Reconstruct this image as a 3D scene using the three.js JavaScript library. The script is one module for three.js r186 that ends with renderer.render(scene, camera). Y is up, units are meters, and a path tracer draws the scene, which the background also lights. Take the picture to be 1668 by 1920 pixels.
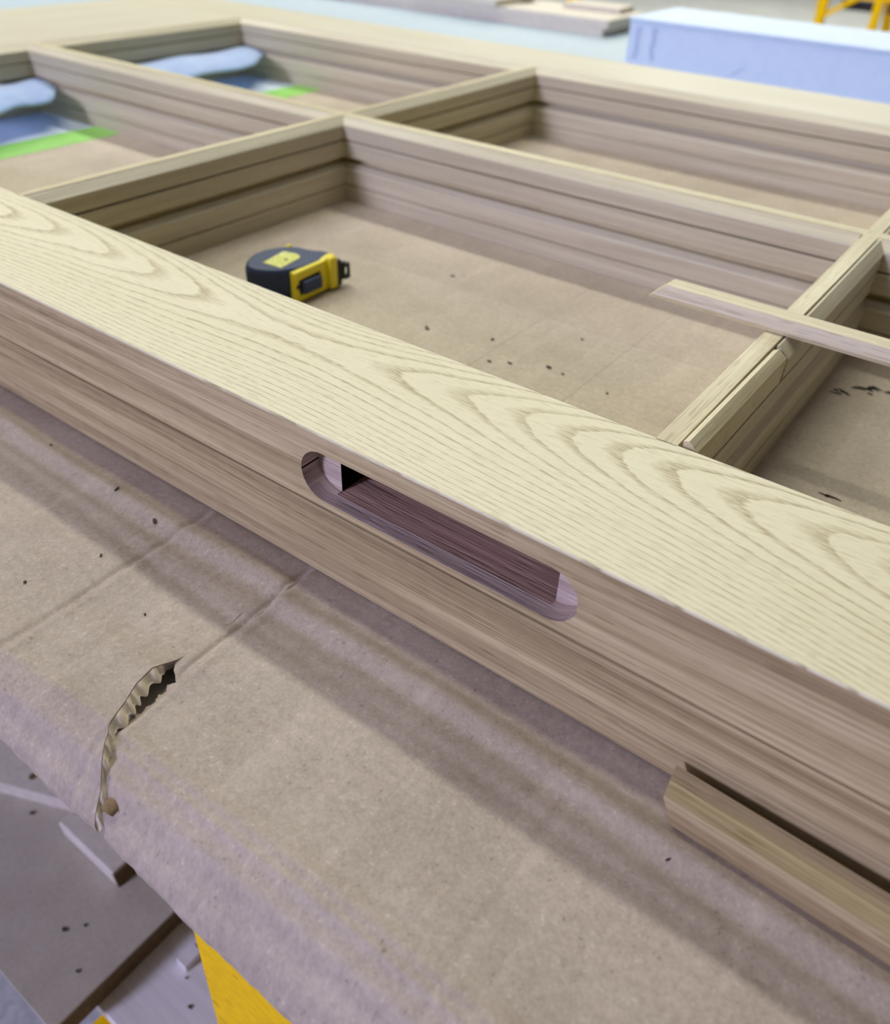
import * as THREE from 'three';
import { mergeGeometries } from 'three/addons/utils/BufferGeometryUtils.js';
import { RoundedBoxGeometry } from 'three/addons/geometries/RoundedBoxGeometry.js';
import { RectAreaLightUniformsLib } from 'three/addons/lights/RectAreaLightUniformsLib.js';
import { Brush, Evaluator, SUBTRACTION } from 'three-bvh-csg';

// ------------------------------------------------------------------ camera, light, exposure
// Lengths below are written in units of U = 18 cm (camera height above the door); Y0 = height of the door's upper face.
const U = 0.18, Y0 = 0.95;
const W = (x, y, z) => new THREE.Vector3(x * U, Y0 + y * U, z * U);
const scene = new THREE.Scene();
scene.background = new THREE.Color(0.02, 0.022, 0.025);
const camera = new THREE.PerspectiveCamera(64.498, 1668 / 1920, 0.01, 40);
camera.position.copy(W(0, 1, 0));
{
  const m = new THREE.Matrix4().makeBasis(
    new THREE.Vector3(0.80028, 0.03143, -0.59881), new THREE.Vector3(-0.39209, 0.78299, -0.48291), new THREE.Vector3(0.45368, 0.62124, 0.63893));
  camera.quaternion.setFromRotationMatrix(m);
}
camera.focus = 0.34; camera.userData.fStop = 8;
camera.updateMatrixWorld();
const renderer = new THREE.WebGLRenderer({ antialias: true });
renderer.toneMapping = THREE.LinearToneMapping;
renderer.toneMappingExposure = 1.0;
renderer.shadowMap.enabled = true;
RectAreaLightUniformsLib.init();
const ROOM = { x0: -8, x1: 5, z0: -14, z1: 4.2, h: 3.6 };
const TUBE_COLOR = new THREE.Color().setRGB(1.0, 1.0, 0.90), WINDOW_COLOR = new THREE.Color().setRGB(0.63, 0.61, 1.0);
const TUBE_POWER = 38.5, WINDOW_POWER = 76;
const TUBE_ROWS = [[-0.62, 0.60], [-1.9, 1.50], [-4.5, 0.9], [-6.9, 1.9], [-10.2, 2.4]];       // z of each row, strength; last two rows added to brighten the far floor
const TUBE_X = [-4.4, -2.65, -0.9];
const WINDOW = { x: -1.35, y: 2.65, w: 0.8, h: 1.4 };

// ------------------------------------------------------------------ helpers
function rng(seed) { let s = seed >>> 0; return () => { s = (s + 0x6D2B79F5) >>> 0; let t = s; t = Math.imul(t ^ (t >>> 15), t | 1); t ^= t + Math.imul(t ^ (t >>> 7), t | 61); return ((t ^ (t >>> 14)) >>> 0) / 4294967296; }; }
function hash(x, y, s) { let h = Math.imul(x | 0, 374761393) ^ Math.imul(y | 0, 668265263) ^ Math.imul(s | 0, 1274126177); h = Math.imul(h ^ (h >>> 13), 1274126177); return ((h ^ (h >>> 16)) >>> 0) / 4294967296; }
function vn(x, y, s = 0, px = 0, py = 0) {            // value noise, periodic when px, py are set
  const xi = Math.floor(x), yi = Math.floor(y), fx = x - xi, fy = y - yi, u = fx * fx * (3 - 2 * fx), v = fy * fy * (3 - 2 * fy);
  const wx = (k) => px ? ((k % px) + px) % px : k, wy = (k) => py ? ((k % py) + py) % py : k;
  const a = hash(wx(xi), wy(yi), s), b = hash(wx(xi + 1), wy(yi), s), c = hash(wx(xi), wy(yi + 1), s), d = hash(wx(xi + 1), wy(yi + 1), s);
  return a + (b - a) * u + (c - a) * v + (a - b - c + d) * u * v;
}
const sm = (a, b, x) => { const t = Math.min(1, Math.max(0, (x - a) / (b - a))); return t * t * (3 - 2 * t); };
const mixc = (a, b, t) => [a[0] + (b[0] - a[0]) * t, a[1] + (b[1] - a[1]) * t, a[2] + (b[2] - a[2]) * t];
function tex(w, h, fn, { srgb = true, wrap = THREE.RepeatWrapping, rx = 1, ry = 1 } = {}) {   // fn(u, v) -> [r,g,b] 0..255
  const d = new Uint8Array(w * h * 4);
  for (let j = 0; j < h; j++) for (let i = 0; i < w; i++) {
    const c = fn((i + 0.5) / w, (j + 0.5) / h), o = (j * w + i) * 4;
    d[o] = Math.max(0, Math.min(255, c[0])); d[o + 1] = Math.max(0, Math.min(255, c[1])); d[o + 2] = Math.max(0, Math.min(255, c[2])); d[o + 3] = 255;
  }
  const t = new THREE.DataTexture(d, w, h, THREE.RGBAFormat);
  t.wrapS = t.wrapT = wrap; t.magFilter = THREE.LinearFilter; t.minFilter = THREE.LinearMipmapLinearFilter; t.generateMipmaps = true;
  if (srgb) t.colorSpace = THREE.SRGBColorSpace;
  t.repeat.set(rx, ry); t.needsUpdate = true; return t;
}
const taken = new Map();
function numbered(n) { const k = taken.get(n) || 0; taken.set(n, k + 1); return k ? `${n}_${String(k).padStart(3, '0')}` : n; }
function thing(name, label, category, group) {
  const o = new THREE.Group(); o.name = numbered(name); o.userData = { label, category }; if (group) o.userData.group = group; scene.add(o); return o;
}
function part(name, g, m, parent) { const o = new THREE.Mesh(g, m); o.name = name; o.castShadow = o.receiveShadow = true; parent.add(o); return o; }
function single(name, g, m, label, category, group) { const o = part(numbered(name), g, m, scene); o.userData = { label, category }; if (group) o.userData.group = group; return o; }
function struct(name, g, m) { const o = part(name, g, m, scene); o.userData = { kind: 'structure' }; return o; }
const put = (g, ...at) => { g.translate(...at); return g; };

// Straight piece with a closed profile [[a, y], ...] along an axis; profile and ends in U, uv in metres, u along the grain.
function prism(profile, t0, t1, axis = 'x', { cutA = 0, cutB = 0, unit = U, y0 = Y0 } = {}) {
  let P = profile.slice();
  let area = 0; for (let i = 0; i < P.length; i++) { const [a, b] = P[i], [c, d] = P[(i + 1) % P.length]; area += a * d - c * b; }
  if (area < 0) P.reverse();
  const pos = [], uv = [];
  const amin = Math.min(...P.map((p) => p[0]));
  const at = (p, end) => { const t = (end ? t1 + cutB * (p[0] - amin) : t0 + cutA * (p[0] - amin)) * unit; return axis === 'x' ? [t, y0 + p[1] * unit, p[0] * unit] : [p[0] * unit, y0 + p[1] * unit, t]; };
  const flip = axis === 'z';
  const tri = (a, b, c, ua, ub, uc) => { if (flip) { pos.push(...a, ...c, ...b); uv.push(...ua, ...uc, ...ub); } else { pos.push(...a, ...b, ...c); uv.push(...ua, ...ub, ...uc); } };
  let run = 0;
  for (let i = 0; i < P.length; i++) {
    const p = P[i], q = P[(i + 1) % P.length], L = Math.hypot(q[0] - p[0], q[1] - p[1]);
    const A = at(p, 0), B = at(p, 1), C = at(q, 1), D = at(q, 0), ti = axis === 'x' ? 0 : 2, v0 = run * unit, v1 = (run + L) * unit;
    // polygon is counter-clockwise in (a, y); for axis x: a = z
    tri(A, C, B, [A[ti], v0], [C[ti], v1], [B[ti], v0]); tri(A, D, C, [A[ti], v0], [D[ti], v1], [C[ti], v1]);
    run += L;
  }
  const tris = THREE.ShapeUtils.triangulateShape(P.map((p) => new THREE.Vector2(p[0], p[1])), []);
  for (const [i, j, k] of tris) {
    const f = (n) => [P[n][0] * unit, P[n][1] * unit];
    tri(at(P[i], 0), at(P[j], 0), at(P[k], 0), f(i), f(j), f(k));
    tri(at(P[i], 1), at(P[k], 1), at(P[j], 1), f(i), f(k), f(j));
  }
  const g = new THREE.BufferGeometry();
  g.setAttribute('position', new THREE.Float32BufferAttribute(pos, 3)); g.setAttribute('uv', new THREE.Float32BufferAttribute(uv, 2));
  g.computeVertexNormals();
  // make sure faces look outwards (signed volume)
  const p = g.attributes.position, w = g.attributes.uv; let vol = 0; const c0 = [p.getX(0), p.getY(0), p.getZ(0)];
  const V = (i) => new THREE.Vector3(p.getX(i) - c0[0], p.getY(i) - c0[1], p.getZ(i) - c0[2]);
  for (let i = 0; i < p.count; i += 3) vol += V(i).dot(V(i + 1).cross(V(i + 2)));
  if (vol < 0) for (let i = 0; i < p.count; i += 3) { const q = V(i + 1), r = V(i + 2), ua = [w.getX(i + 1), w.getY(i + 1)]; p.setXYZ(i + 1, r.x + c0[0], r.y + c0[1], r.z + c0[2]); p.setXYZ(i + 2, q.x + c0[0], q.y + c0[1], q.z + c0[2]); w.setXY(i + 1, w.getX(i + 2), w.getY(i + 2)); w.setXY(i + 2, ...ua); }
  g.computeVertexNormals();
  return g;
}
const rect = (a0, a1, b0, b1, c = 0.003) => c ? [[a0 + c, b0], [a1 - c, b0], [a1, b0 + c], [a1, b1 - c], [a1 - c, b1], [a0 + c, b1], [a0, b1 - c], [a0, b0 + c]] : [[a0, b0], [a1, b0], [a1, b1], [a0, b1]];
// box uv in metres
function boxUV(g, s = 1) {
  if (g.index) g = g.toNonIndexed();
  const p = g.attributes.position, n = g.attributes.normal, uv = [];
  for (let i = 0; i < p.count; i++) {
    const x = p.getX(i), y = p.getY(i), z = p.getZ(i), ax = Math.abs(n.getX(i)), ay = Math.abs(n.getY(i)), az = Math.abs(n.getZ(i));
    if (ay >= ax && ay >= az) uv.push(x * s, z * s); else if (ax >= az) uv.push(z * s, y * s); else uv.push(x * s, y * s);
  }
  g.setAttribute('uv', new THREE.Float32BufferAttribute(uv, 2)); return g;
}
const rbox = (x0, x1, y0, y1, z0, z1, r = 0.004) => boxUV(put(new RoundedBoxGeometry((x1 - x0) * U, (y1 - y0) * U, (z1 - z0) * U, 2, r * U), (x0 + x1) / 2 * U, Y0 + (y0 + y1) / 2 * U, (z0 + z1) / 2 * U));
const mbox = (x0, x1, y0, y1, z0, z1) => boxUV(put(new THREE.BoxGeometry(x1 - x0, y1 - y0, z1 - z0), (x0 + x1) / 2, (y0 + y1) / 2, (z0 + z1) / 2));

// ------------------------------------------------------------------ materials
// cathedral figure of the near stile: u -> x from SX0 to SX1, v -> z from inner edge to outer edge
const SX0 = -3.3, SX1 = 0.3, SZ0 = -1.552, SZ1 = -1.075;
const grainTop = tex(2048, 512, (u, v) => {
  const x = SX0 + u * (SX1 - SX0), zp = v;
  const wob = (vn(x * 2.2, zp * 2.5, 11) - 0.5) * 0.5 + (vn(x * 9, zp * 7, 12) - 0.5) * 0.10;
  const d = x + 1.47, G = d < 0 ? -(Math.sqrt(d * d + 0.03) - 0.17) * 3.9 : -(Math.sqrt(d * d + 0.03) - 0.17) * (3.9 + 2.6 * Math.min(1, d));
  const zc = 0.28 + 0.05 * Math.sin(x * 3.1) + 0.03 - 0.05 * sm(-0.4, 0.4, d);
  const dz = zp - zc, A = dz > 0 ? 27 : 44;
  const r = A * dz * dz * (1 + 0.25 * (vn(x * 1.3, 3, 15) - 0.5)) / (1 + 0.15 * Math.abs(dz)) + G + wob * 1.15 + (vn(x * 26, zp * 60, 16) - 0.5) * 0.10;
  const s = r - Math.floor(r), big = hash(Math.floor(r), 5, 9);
  const wide = 0.20 + 0.22 * Math.max(0, 1 - Math.abs(dz) * 3.2);
  let line = s < wide ? 1 - s / wide : (s > 0.93 ? (s - 0.93) / 0.07 : 0);
  const speck = vn(x * 60, zp * 190, 21), fine = vn(x * 22, zp * 260, 22);
  line *= 0.45 + 0.8 * sm(0.25, 0.75, speck) * (0.55 + 0.6 * big);
  const pore = sm(0.66, 0.86, vn(x * 34, zp * 230, 31)) * 0.20 + sm(0.80, 0.9, vn(x * 14, zp * 150, 32)) * 0.16;
  const broad = (vn(x * 1.1, zp * 3, 41) - 0.5) * 9 + (fine - 0.5) * 7;
  let c = mixc([230, 223, 184], [176, 160, 118], Math.min(1, line * 0.78 + pore));
  return [c[0] + broad, c[1] + broad, c[2] + broad * 1.2];
}, { wrap: THREE.MirroredRepeatWrapping });
const grainTopBump = tex(1024, 256, (u, v) => { const x = SX0 + u * (SX1 - SX0); const k = 190 - 120 * sm(0.68, 0.86, vn(x * 30, v * 150, 31)) - 40 * vn(x * 16, v * 110, 33); return [k, k, k]; }, { srgb: false, wrap: THREE.MirroredRepeatWrapping });

// straight grain, 0.5 m long by 0.08 m wide per tile
function straight(seed, light, dark, depth, poreAmt) {
  return tex(1024, 512, (u, v) => {
    const warp = (vn(u * 5, v * 4, seed, 5, 4) - 0.5) * 1.0;
    const y = v * 16 + warp;
    const s1 = vn(u * 4, y * 1, seed + 1, 4, 16), s2 = vn(u * 8, v * 90 + warp * 3, seed + 2, 8, 90), s3 = vn(u * 26, v * 210, seed + 3, 26, 210);
    const pore = sm(0.70, 0.88, vn(u * 44, v * 170, seed + 4, 44, 170)) * poreAmt;
    const t = Math.min(1, Math.max(0, (0.52 * s1 + 0.33 * s2 + 0.15 * s3 - 0.22) * depth + pore));
    return mixc(light, dark, t);
  }, { rx: 2, ry: 12.5 });
}
const bumpStraight = tex(512, 256, (u, v) => { const k = 200 - 130 * sm(0.6, 0.9, vn(u * 40, v * 120, 71, 40, 120)) - 30 * vn(u * 10, v * 60, 72, 10, 60); return [k, k, k]; }, { srgb: false, rx: 2, ry: 12.5 });
const mEdge = new THREE.MeshPhysicalMaterial({ map: straight(101, [210, 193, 146], [130, 109, 74], 1.25, 0.22), roughness: 0.5, bumpMap: bumpStraight, bumpScale: 0.00012 });  // shade on the near stile edge is painted in as browner wood
const mBar = new THREE.MeshPhysicalMaterial({ map: straight(131, [224, 215, 174], [174, 158, 116], 1.0, 0.38), roughness: 0.45, bumpMap: bumpStraight, bumpScale: 0.00012 });
const mBead = new THREE.MeshPhysicalMaterial({ map: straight(161, [210, 202, 168], [166, 154, 122], 0.95, 0.14), roughness: 0.42, bumpMap: bumpStraight, bumpScale: 0.0001 });
const mPale = new THREE.MeshPhysicalMaterial({ map: straight(191, [213, 208, 182], [192, 182, 150], 0.9, 0.1), roughness: 0.42 });
const mStileTop = new THREE.MeshPhysicalMaterial({ map: grainTop, roughness: 0.46, bumpMap: grainTopBump, bumpScale: 0.00008 });
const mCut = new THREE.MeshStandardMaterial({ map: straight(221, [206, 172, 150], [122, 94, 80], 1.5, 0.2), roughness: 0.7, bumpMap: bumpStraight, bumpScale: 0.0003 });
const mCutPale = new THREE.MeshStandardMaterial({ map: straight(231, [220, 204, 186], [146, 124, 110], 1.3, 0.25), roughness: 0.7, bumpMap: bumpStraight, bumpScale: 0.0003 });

function paper(seed, base, scuff) {          // 0.36 m tile
  return tex(1024, 1024, (u, v) => {
    const f1 = vn(u * 420, v * 420, seed, 420, 420), f2 = vn(u * 160, v * 150, seed + 1, 160, 150), f3 = vn(u * 8, v * 8, seed + 2, 8, 8), f4 = vn(u * 26, v * 22, seed + 3, 26, 22);
    const flute = Math.sin(v * Math.PI * 2 * 52) * 1.1;
    let k = (f1 - 0.5) * 17 + (f2 - 0.5) * 11 + (f3 - 0.5) * 13 + (f4 - 0.5) * 8 + flute;
    if (f1 > 0.93 && f2 > 0.5) k += 20; if (f1 < 0.05 && f2 < 0.42) k -= 30;
    const sc = sm(0.72, 0.9, vn(u * 60, v * 7, seed + 5, 60, 7)) * scuff; k += sc;
    return [base[0] + k, base[1] + k, base[2] + k * 0.95];
  }, { rx: 1 / 0.36, ry: 1 / 0.36 });
}
const bumpPaper = tex(512, 512, (u, v) => { const k = 128 + 60 * (vn(u * 200, v * 200, 301, 200, 200) - 0.5) + 60 * (vn(u * 50, v * 40, 302, 50, 40) - 0.5) + 14 * Math.sin(v * Math.PI * 2 * 52); return [k, k, k]; }, { srgb: false, rx: 1 / 0.36, ry: 1 / 0.36 });
const mCardShaded = new THREE.MeshStandardMaterial({ map: paper(311, [174, 160, 140], 6), roughness: 0.62, bumpMap: bumpPaper, bumpScale: 0.0003, side: THREE.DoubleSide });  // near sheet: colour darkened for the dimmer light towards the viewer
// inner sheet: same paper without the painted shade, so lighter, with dark rubbed marks at their places
const ISX0 = -3.1, ISX1 = 0.5, ISZ0 = -3.4, ISZ1 = -1.5;
const mCardIn = new THREE.MeshStandardMaterial({ map: paper(311, [190, 176, 152], 5), roughness: 0.62, bumpMap: bumpPaper, bumpScale: 0.0003 });
const mFlute = new THREE.MeshStandardMaterial({ map: paper(351, [226, 212, 186], 10), roughness: 0.9, side: THREE.DoubleSide });
const mKraft = new THREE.MeshStandardMaterial({ map: paper(361, [128, 106, 76], 6), roughness: 0.85, side: THREE.DoubleSide });
const foamTex = tex(512, 512, (u, v) => { const k = (vn(u * 90, v * 30, 401, 90, 30) - 0.5) * 16 + (vn(u * 12, v * 60, 402, 12, 60) - 0.5) * 12; return [184 + k, 210 + k, 240 + k * 0.6]; }, { rx: 3, ry: 3 });
const foamTexMat = tex(512, 512, (u, v) => { const k = (vn(u * 90, v * 30, 403, 90, 30) - 0.5) * 12; return [220 + k, 232 + k, 246 + k * 0.4]; }, { rx: 3, ry: 3 });
const mFoam = new THREE.MeshPhysicalMaterial({ map: foamTexMat, roughness: 0.55, side: THREE.DoubleSide });
const mFoamThin = new THREE.MeshPhysicalMaterial({ map: foamTex, roughness: 1, transmission: 0.5, thickness: 0, side: THREE.DoubleSide });
const foamTexBench = tex(256, 256, (u, v) => { const k = (vn(u * 60, v * 60, 411, 60, 60) - 0.5) * 8; return [178 + k, 194 + k, 202 + k]; }, { rx: 3, ry: 3 });
const mBenchCover = new THREE.MeshPhysicalMaterial({ map: foamTexBench, roughness: 0.5 });
const mGreen = new THREE.MeshPhysicalMaterial({ map: tex(256, 64, (u, v) => { const k = (vn(u * 40, v * 24, 421, 40, 24) - 0.5) * 14; return [150 + k, 214 + k, 96 + k]; }, { rx: 4, ry: 4 }), roughness: 0.5 });
const mdfTex = tex(512, 512, (u, v) => { const k = (vn(u * 240, v * 240, 431, 240, 240) - 0.5) * 14 + (vn(u * 20, v * 20, 432, 20, 20) - 0.5) * 10; return [186 + k, 178 + k, 158 + k]; }, { rx: 3, ry: 3 });
const mMdf = new THREE.MeshStandardMaterial({ map: mdfTex, roughness: 0.6 });
const mMdfEdge = new THREE.MeshStandardMaterial({ map: tex(256, 64, (u, v) => { const k = (vn(u * 120, v * 40, 441, 120, 40) - 0.5) * 22; return [112 + k, 88 + k, 52 + k]; }, { rx: 5, ry: 5 }), roughness: 0.8 });
const mPlank = new THREE.MeshStandardMaterial({ map: straight(451, [240, 236, 230], [214, 208, 200], 0.9, 0.05), roughness: 0.6 });
const mYellow = new THREE.MeshPhysicalMaterial({ map: tex(256, 256, (u, v) => { const k = (vn(u * 60, v * 60, 461, 60, 60) - 0.5) * 14; const s = vn(u * 16, v * 50, 462, 16, 50) > 0.9 ? -40 : 0; return [248 + k + s, 200 + k + s, 0]; }, { rx: 4, ry: 4 }), roughness: 0.7, specularIntensity: 0.25 });
const mBlack = new THREE.MeshStandardMaterial({ color: 0x1b1b1d, roughness: 0.6 });
const mConcrete = new THREE.MeshStandardMaterial({ map: tex(1024, 1024, (u, v) => { const k = (vn(u * 300, v * 300, 471, 300, 300) - 0.5) * 34 + (vn(u * 60, v * 60, 472, 60, 60) - 0.5) * 20 + (vn(u * 7, v * 7, 473, 7, 7) - 0.5) * 14; return [198 + k, 200 + k, 198 + k]; }, { rx: 0.7, ry: 0.7 }), roughness: 0.45 });
const mWall = new THREE.MeshStandardMaterial({ map: tex(256, 256, (u, v) => { const k = (vn(u * 60, v * 60, 481, 60, 60) - 0.5) * 8; return [140 + k, 140 + k, 142 + k]; }), roughness: 0.85 });

// ------------------------------------------------------------------ room
{
  const { x0, x1, z0, z1, h } = ROOM, t = 0.2;
  struct('floor', mbox(x0 - t, x1 + t, -t, 0, z0 - t, z1 + t), mConcrete);
  struct('ceiling', mbox(x0 - t, x1 + t, h, h + t, z0 - t, z1 + t), mWall);
  struct('wall_left', mbox(x0 - t, x0, 0, h, z0 - t, z1 + t), mWall);
  struct('wall_right', mbox(x1, x1 + t, 0, h, z0 - t, z1 + t), mWall);
  struct('wall_back', mbox(x0, x1, 0, h, z0 - t, z0), mWall);
  const wx0 = WINDOW.x - WINDOW.w / 2, wx1 = WINDOW.x + WINDOW.w / 2, wy0 = WINDOW.y - WINDOW.h / 2, wy1 = WINDOW.y + WINDOW.h / 2;
  struct('wall_front', mergeGeometries([mbox(x0, wx0, 0, h, z1, z1 + t), mbox(wx1, x1, 0, h, z1, z1 + t), mbox(wx0, wx1, 0, wy0, z1, z1 + t), mbox(wx0, wx1, wy1, h, z1, z1 + t)]), mWall);
  // frosted window high in the wall behind the photographer
  const win = new THREE.Group(); win.name = 'window_1'; win.userData = { kind: 'structure' }; scene.add(win);
  const mFrame = new THREE.MeshStandardMaterial({ color: 0xdedede, roughness: 0.5 });
  const fw = 0.06;
  part('window_frame', mergeGeometries([mbox(wx0, wx0 + fw, wy0, wy1, z1 + 0.02, z1 + 0.1), mbox(wx1 - fw, wx1, wy0, wy1, z1 + 0.02, z1 + 0.1), mbox(wx0 + fw, wx1 - fw, wy0, wy0 + fw, z1 + 0.02, z1 + 0.1), mbox(wx0 + fw, wx1 - fw, wy1 - fw, wy1, z1 + 0.02, z1 + 0.1)]), mFrame, win);
  part('frosted_window_pane', mbox(wx0 + fw, wx1 - fw, wy0 + fw, wy1 - fw, z1 + 0.05, z1 + 0.07), new THREE.MeshStandardMaterial({ color: 0xffffff, roughness: 0.6, emissive: WINDOW_COLOR, emissiveIntensity: 1.2 }), win);
  const wl = new THREE.RectAreaLight(WINDOW_COLOR, WINDOW_POWER, WINDOW.w - 2 * fw, WINDOW.h - 2 * fw);
  wl.position.set(WINDOW.x, WINDOW.y, z1 + 0.045); wl.lookAt(WINDOW.x, WINDOW.y, 0); wl.castShadow = true; scene.add(wl);
}
const lampLook = { label: 'long white tube light fitting hung under the ceiling, far rows added to brighten the background', category: 'ceiling lamp' };
for (const [z, k] of TUBE_ROWS) for (const x of TUBE_X) {
  const g = thing('tube_lamp', lampLook.label, lampLook.category, 'tube lights on the workshop ceiling');
  g.position.set(x, ROOM.h, z);
  part('housing', mbox(-0.74, 0.74, -0.07, 0, -0.08, 0.08), new THREE.MeshStandardMaterial({ color: 0xe8e8e4, roughness: 0.5 }), g);
  part('lamp_diffuser', mbox(-0.70, 0.70, -0.085, -0.07, -0.06, 0.06), new THREE.MeshStandardMaterial({ color: 0xffffff, emissive: TUBE_COLOR, emissiveIntensity: 2 }), g);
  const l = new THREE.RectAreaLight(TUBE_COLOR, TUBE_POWER * k, 1.4, 0.12);
  l.position.set(x, ROOM.h - 0.09, z); l.lookAt(x, 0, z); l.castShadow = true; scene.add(l);
}

// ------------------------------------------------------------------ bench under the door
const BY = -0.492;                                        // bench board's upper face
single('workbench', rbox(-14, 4.2, BY - 0.12, BY, -10.9, -0.52, 0.01), mMdf, 'wide bench board under the cardboard and pale blue cover', 'workbench');
{
  const s = new THREE.Shape([[-14, 0.6], [-7.2, 0.6], [-7.2, 5.62], [4.2, 5.62], [4.2, 10.85], [-14, 10.85]].map(([x, z]) => new THREE.Vector2(x * U, z * U)));
  const g = new THREE.ExtrudeGeometry(s, { depth: 0.047 * U, bevelEnabled: false }); g.rotateX(-Math.PI / 2); g.translate(0, Y0 + (BY + 0.001) * U, 0);
  single('bench_cover_sheet', boxUV(g), mBenchCover, 'pale blue smooth cover sheet on the bench behind the door', 'cover sheet');
}
// steel trestles carrying the bench
function trestle(name, label, x, z0, z1, splay = 0) {
  const t = thing(name, label, 'trestle', undefined);
  const top = Y0 + (BY - 0.125) * U;
  part('beam', mbox(x - 0.05, x + 0.05, top - 0.1, top, z0, z1), mYellow, t);
  for (const z of [z0 + 0.06, z1 - 0.06]) for (const s of [-1, 1]) {
    const g = new THREE.BoxGeometry(0.05, top - 0.05, 0.05); g.applyMatrix4(new THREE.Matrix4().makeShear(0, 0, 0, 0, 0, 0));
    const p = g.attributes.position; for (let i = 0; i < p.count; i++) if (p.getY(i) < 0) p.setX(i, p.getX(i) + s * 0.2);
    part('leg', boxUV(put(g, x + s * 0.03, (top - 0.05) / 2 + 0.0, z)), mYellow, t);
  }
  return t;
}
trestle('trestle', 'yellow steel trestle holding up the far end of the bench', -2.0, -1.8, -0.25);

// ------------------------------------------------------------------ cardboard on the bench, torn at its front edge
const CT = 0.024;                                          // board thickness
const tearAt = (z) => {                                    // x of the tear's left lip for z above -0.66
  const pts = [[-0.66, -1.197], [-0.6, -1.212], [-0.55, -1.203], [-0.5, -1.178], [-0.449, -1.160], [-0.40, -1.118], [-0.36, -1.085], [-0.30, -1.052]];
  for (let i = 0; i + 1 < pts.length; i++) if (z <= pts[i + 1][0]) { const t = Math.max(0, (z - pts[i][0]) / (pts[i + 1][0] - pts[i][0])); return pts[i][1] + (pts[i + 1][1] - pts[i][1]) * t; }
  return pts[pts.length - 1][1];
};
const gapAt = (z) => sm(-0.655, -0.61, z) * (0.046 - 0.040 * sm(-0.56, -0.47, z) + 0.018 * sm(-0.44, -0.36, z)) + (z > -0.65 ? 0.004 * Math.sin(z * 190) + 0.002 * Math.sin(z * 517) : 0) * sm(-0.655, -0.62, z);
function cardY(x, z, right) {
  let y = -0.44;
  // score lines pressed across the sheet, ridges and dents along it
  for (const [xs, k, d] of [[-1.555, -0.03, 0.009], [-1.165, -0.05, 0.008], [-0.31, 0.0, 0.002]]) { const q = x - (xs - k * (z + 0.7)); y -= d * Math.exp(-q * q / 0.00012) - d * 0.5 * Math.exp(-(q - 0.02) * (q - 0.02) / 0.0003); }
  const zr = -0.93 + 0.02 * Math.sin(x * 2.3) + (x < -1.17 ? -0.045 : 0); let q = z - zr;
  y += 0.010 * Math.exp(-q * q / 0.0007) - 0.006 * Math.exp(-(q - 0.05) * (q - 0.05) / 0.0006);
  q = z - (-0.83 + 0.015 * Math.sin(x * 3 + 1)); if (x > -1.2) y -= 0.003 * Math.exp(-q * q / 0.0002);
  if (x < -1.165) y -= 0.004 * Math.exp(-Math.pow(z + 0.835 + 0.02 * Math.sin(x * 2), 2) / 0.0003);
  y += (vn(x * 5, z * 9, 501) - 0.5) * 0.006 + (vn(x * 17, z * 31, 502) - 0.5) * 0.0016;
  // bent down over the bench edge, with soft flutes along the bend
  const zf = right ? -0.455 + 0.012 * Math.sin(x * 4) : -0.41 - 0.025 * sm(-1.6, -1.2, x);
  if (z > zf) { const d = z - zf; y -= right ? d * 0.36 + d * d * 3.8 : d * 0.40 + d * d * 4.2; y += 0.0036 * Math.sin((z - zf) * 105 + (right ? 0.6 : 2.2) + vn(x * 3, 1, 505) * 1.5) * sm(0, 0.02, d); }
  y = y + (-0.4425 - y) * sm(-1.05, -1.085, z);
  { const q2 = z - zf; y -= 0.005 * Math.exp(-q2 * q2 / 0.00008) - 0.002 * Math.exp(-(q2 + 0.02) * (q2 + 0.02) / 0.0002); }
  // the lip left of the tear stands a little proud, the right one is pressed down
  if (z > -0.68) { const near = Math.exp(-Math.abs(x - tearAt(z)) / 0.10) * sm(-0.68, -0.58, z) * (1 - 0.6 * sm(-0.5, -0.36, z)); y += right ? -0.012 * near : 0.020 * near; }
  return y;
}
const zRows = []; for (let z = -1.6; z < -0.70; z += 0.0125) zRows.push(z); for (let z = -0.70; z < -0.3165; z += 0.0055) zRows.push(z); zRows.push(-0.3165);
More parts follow.
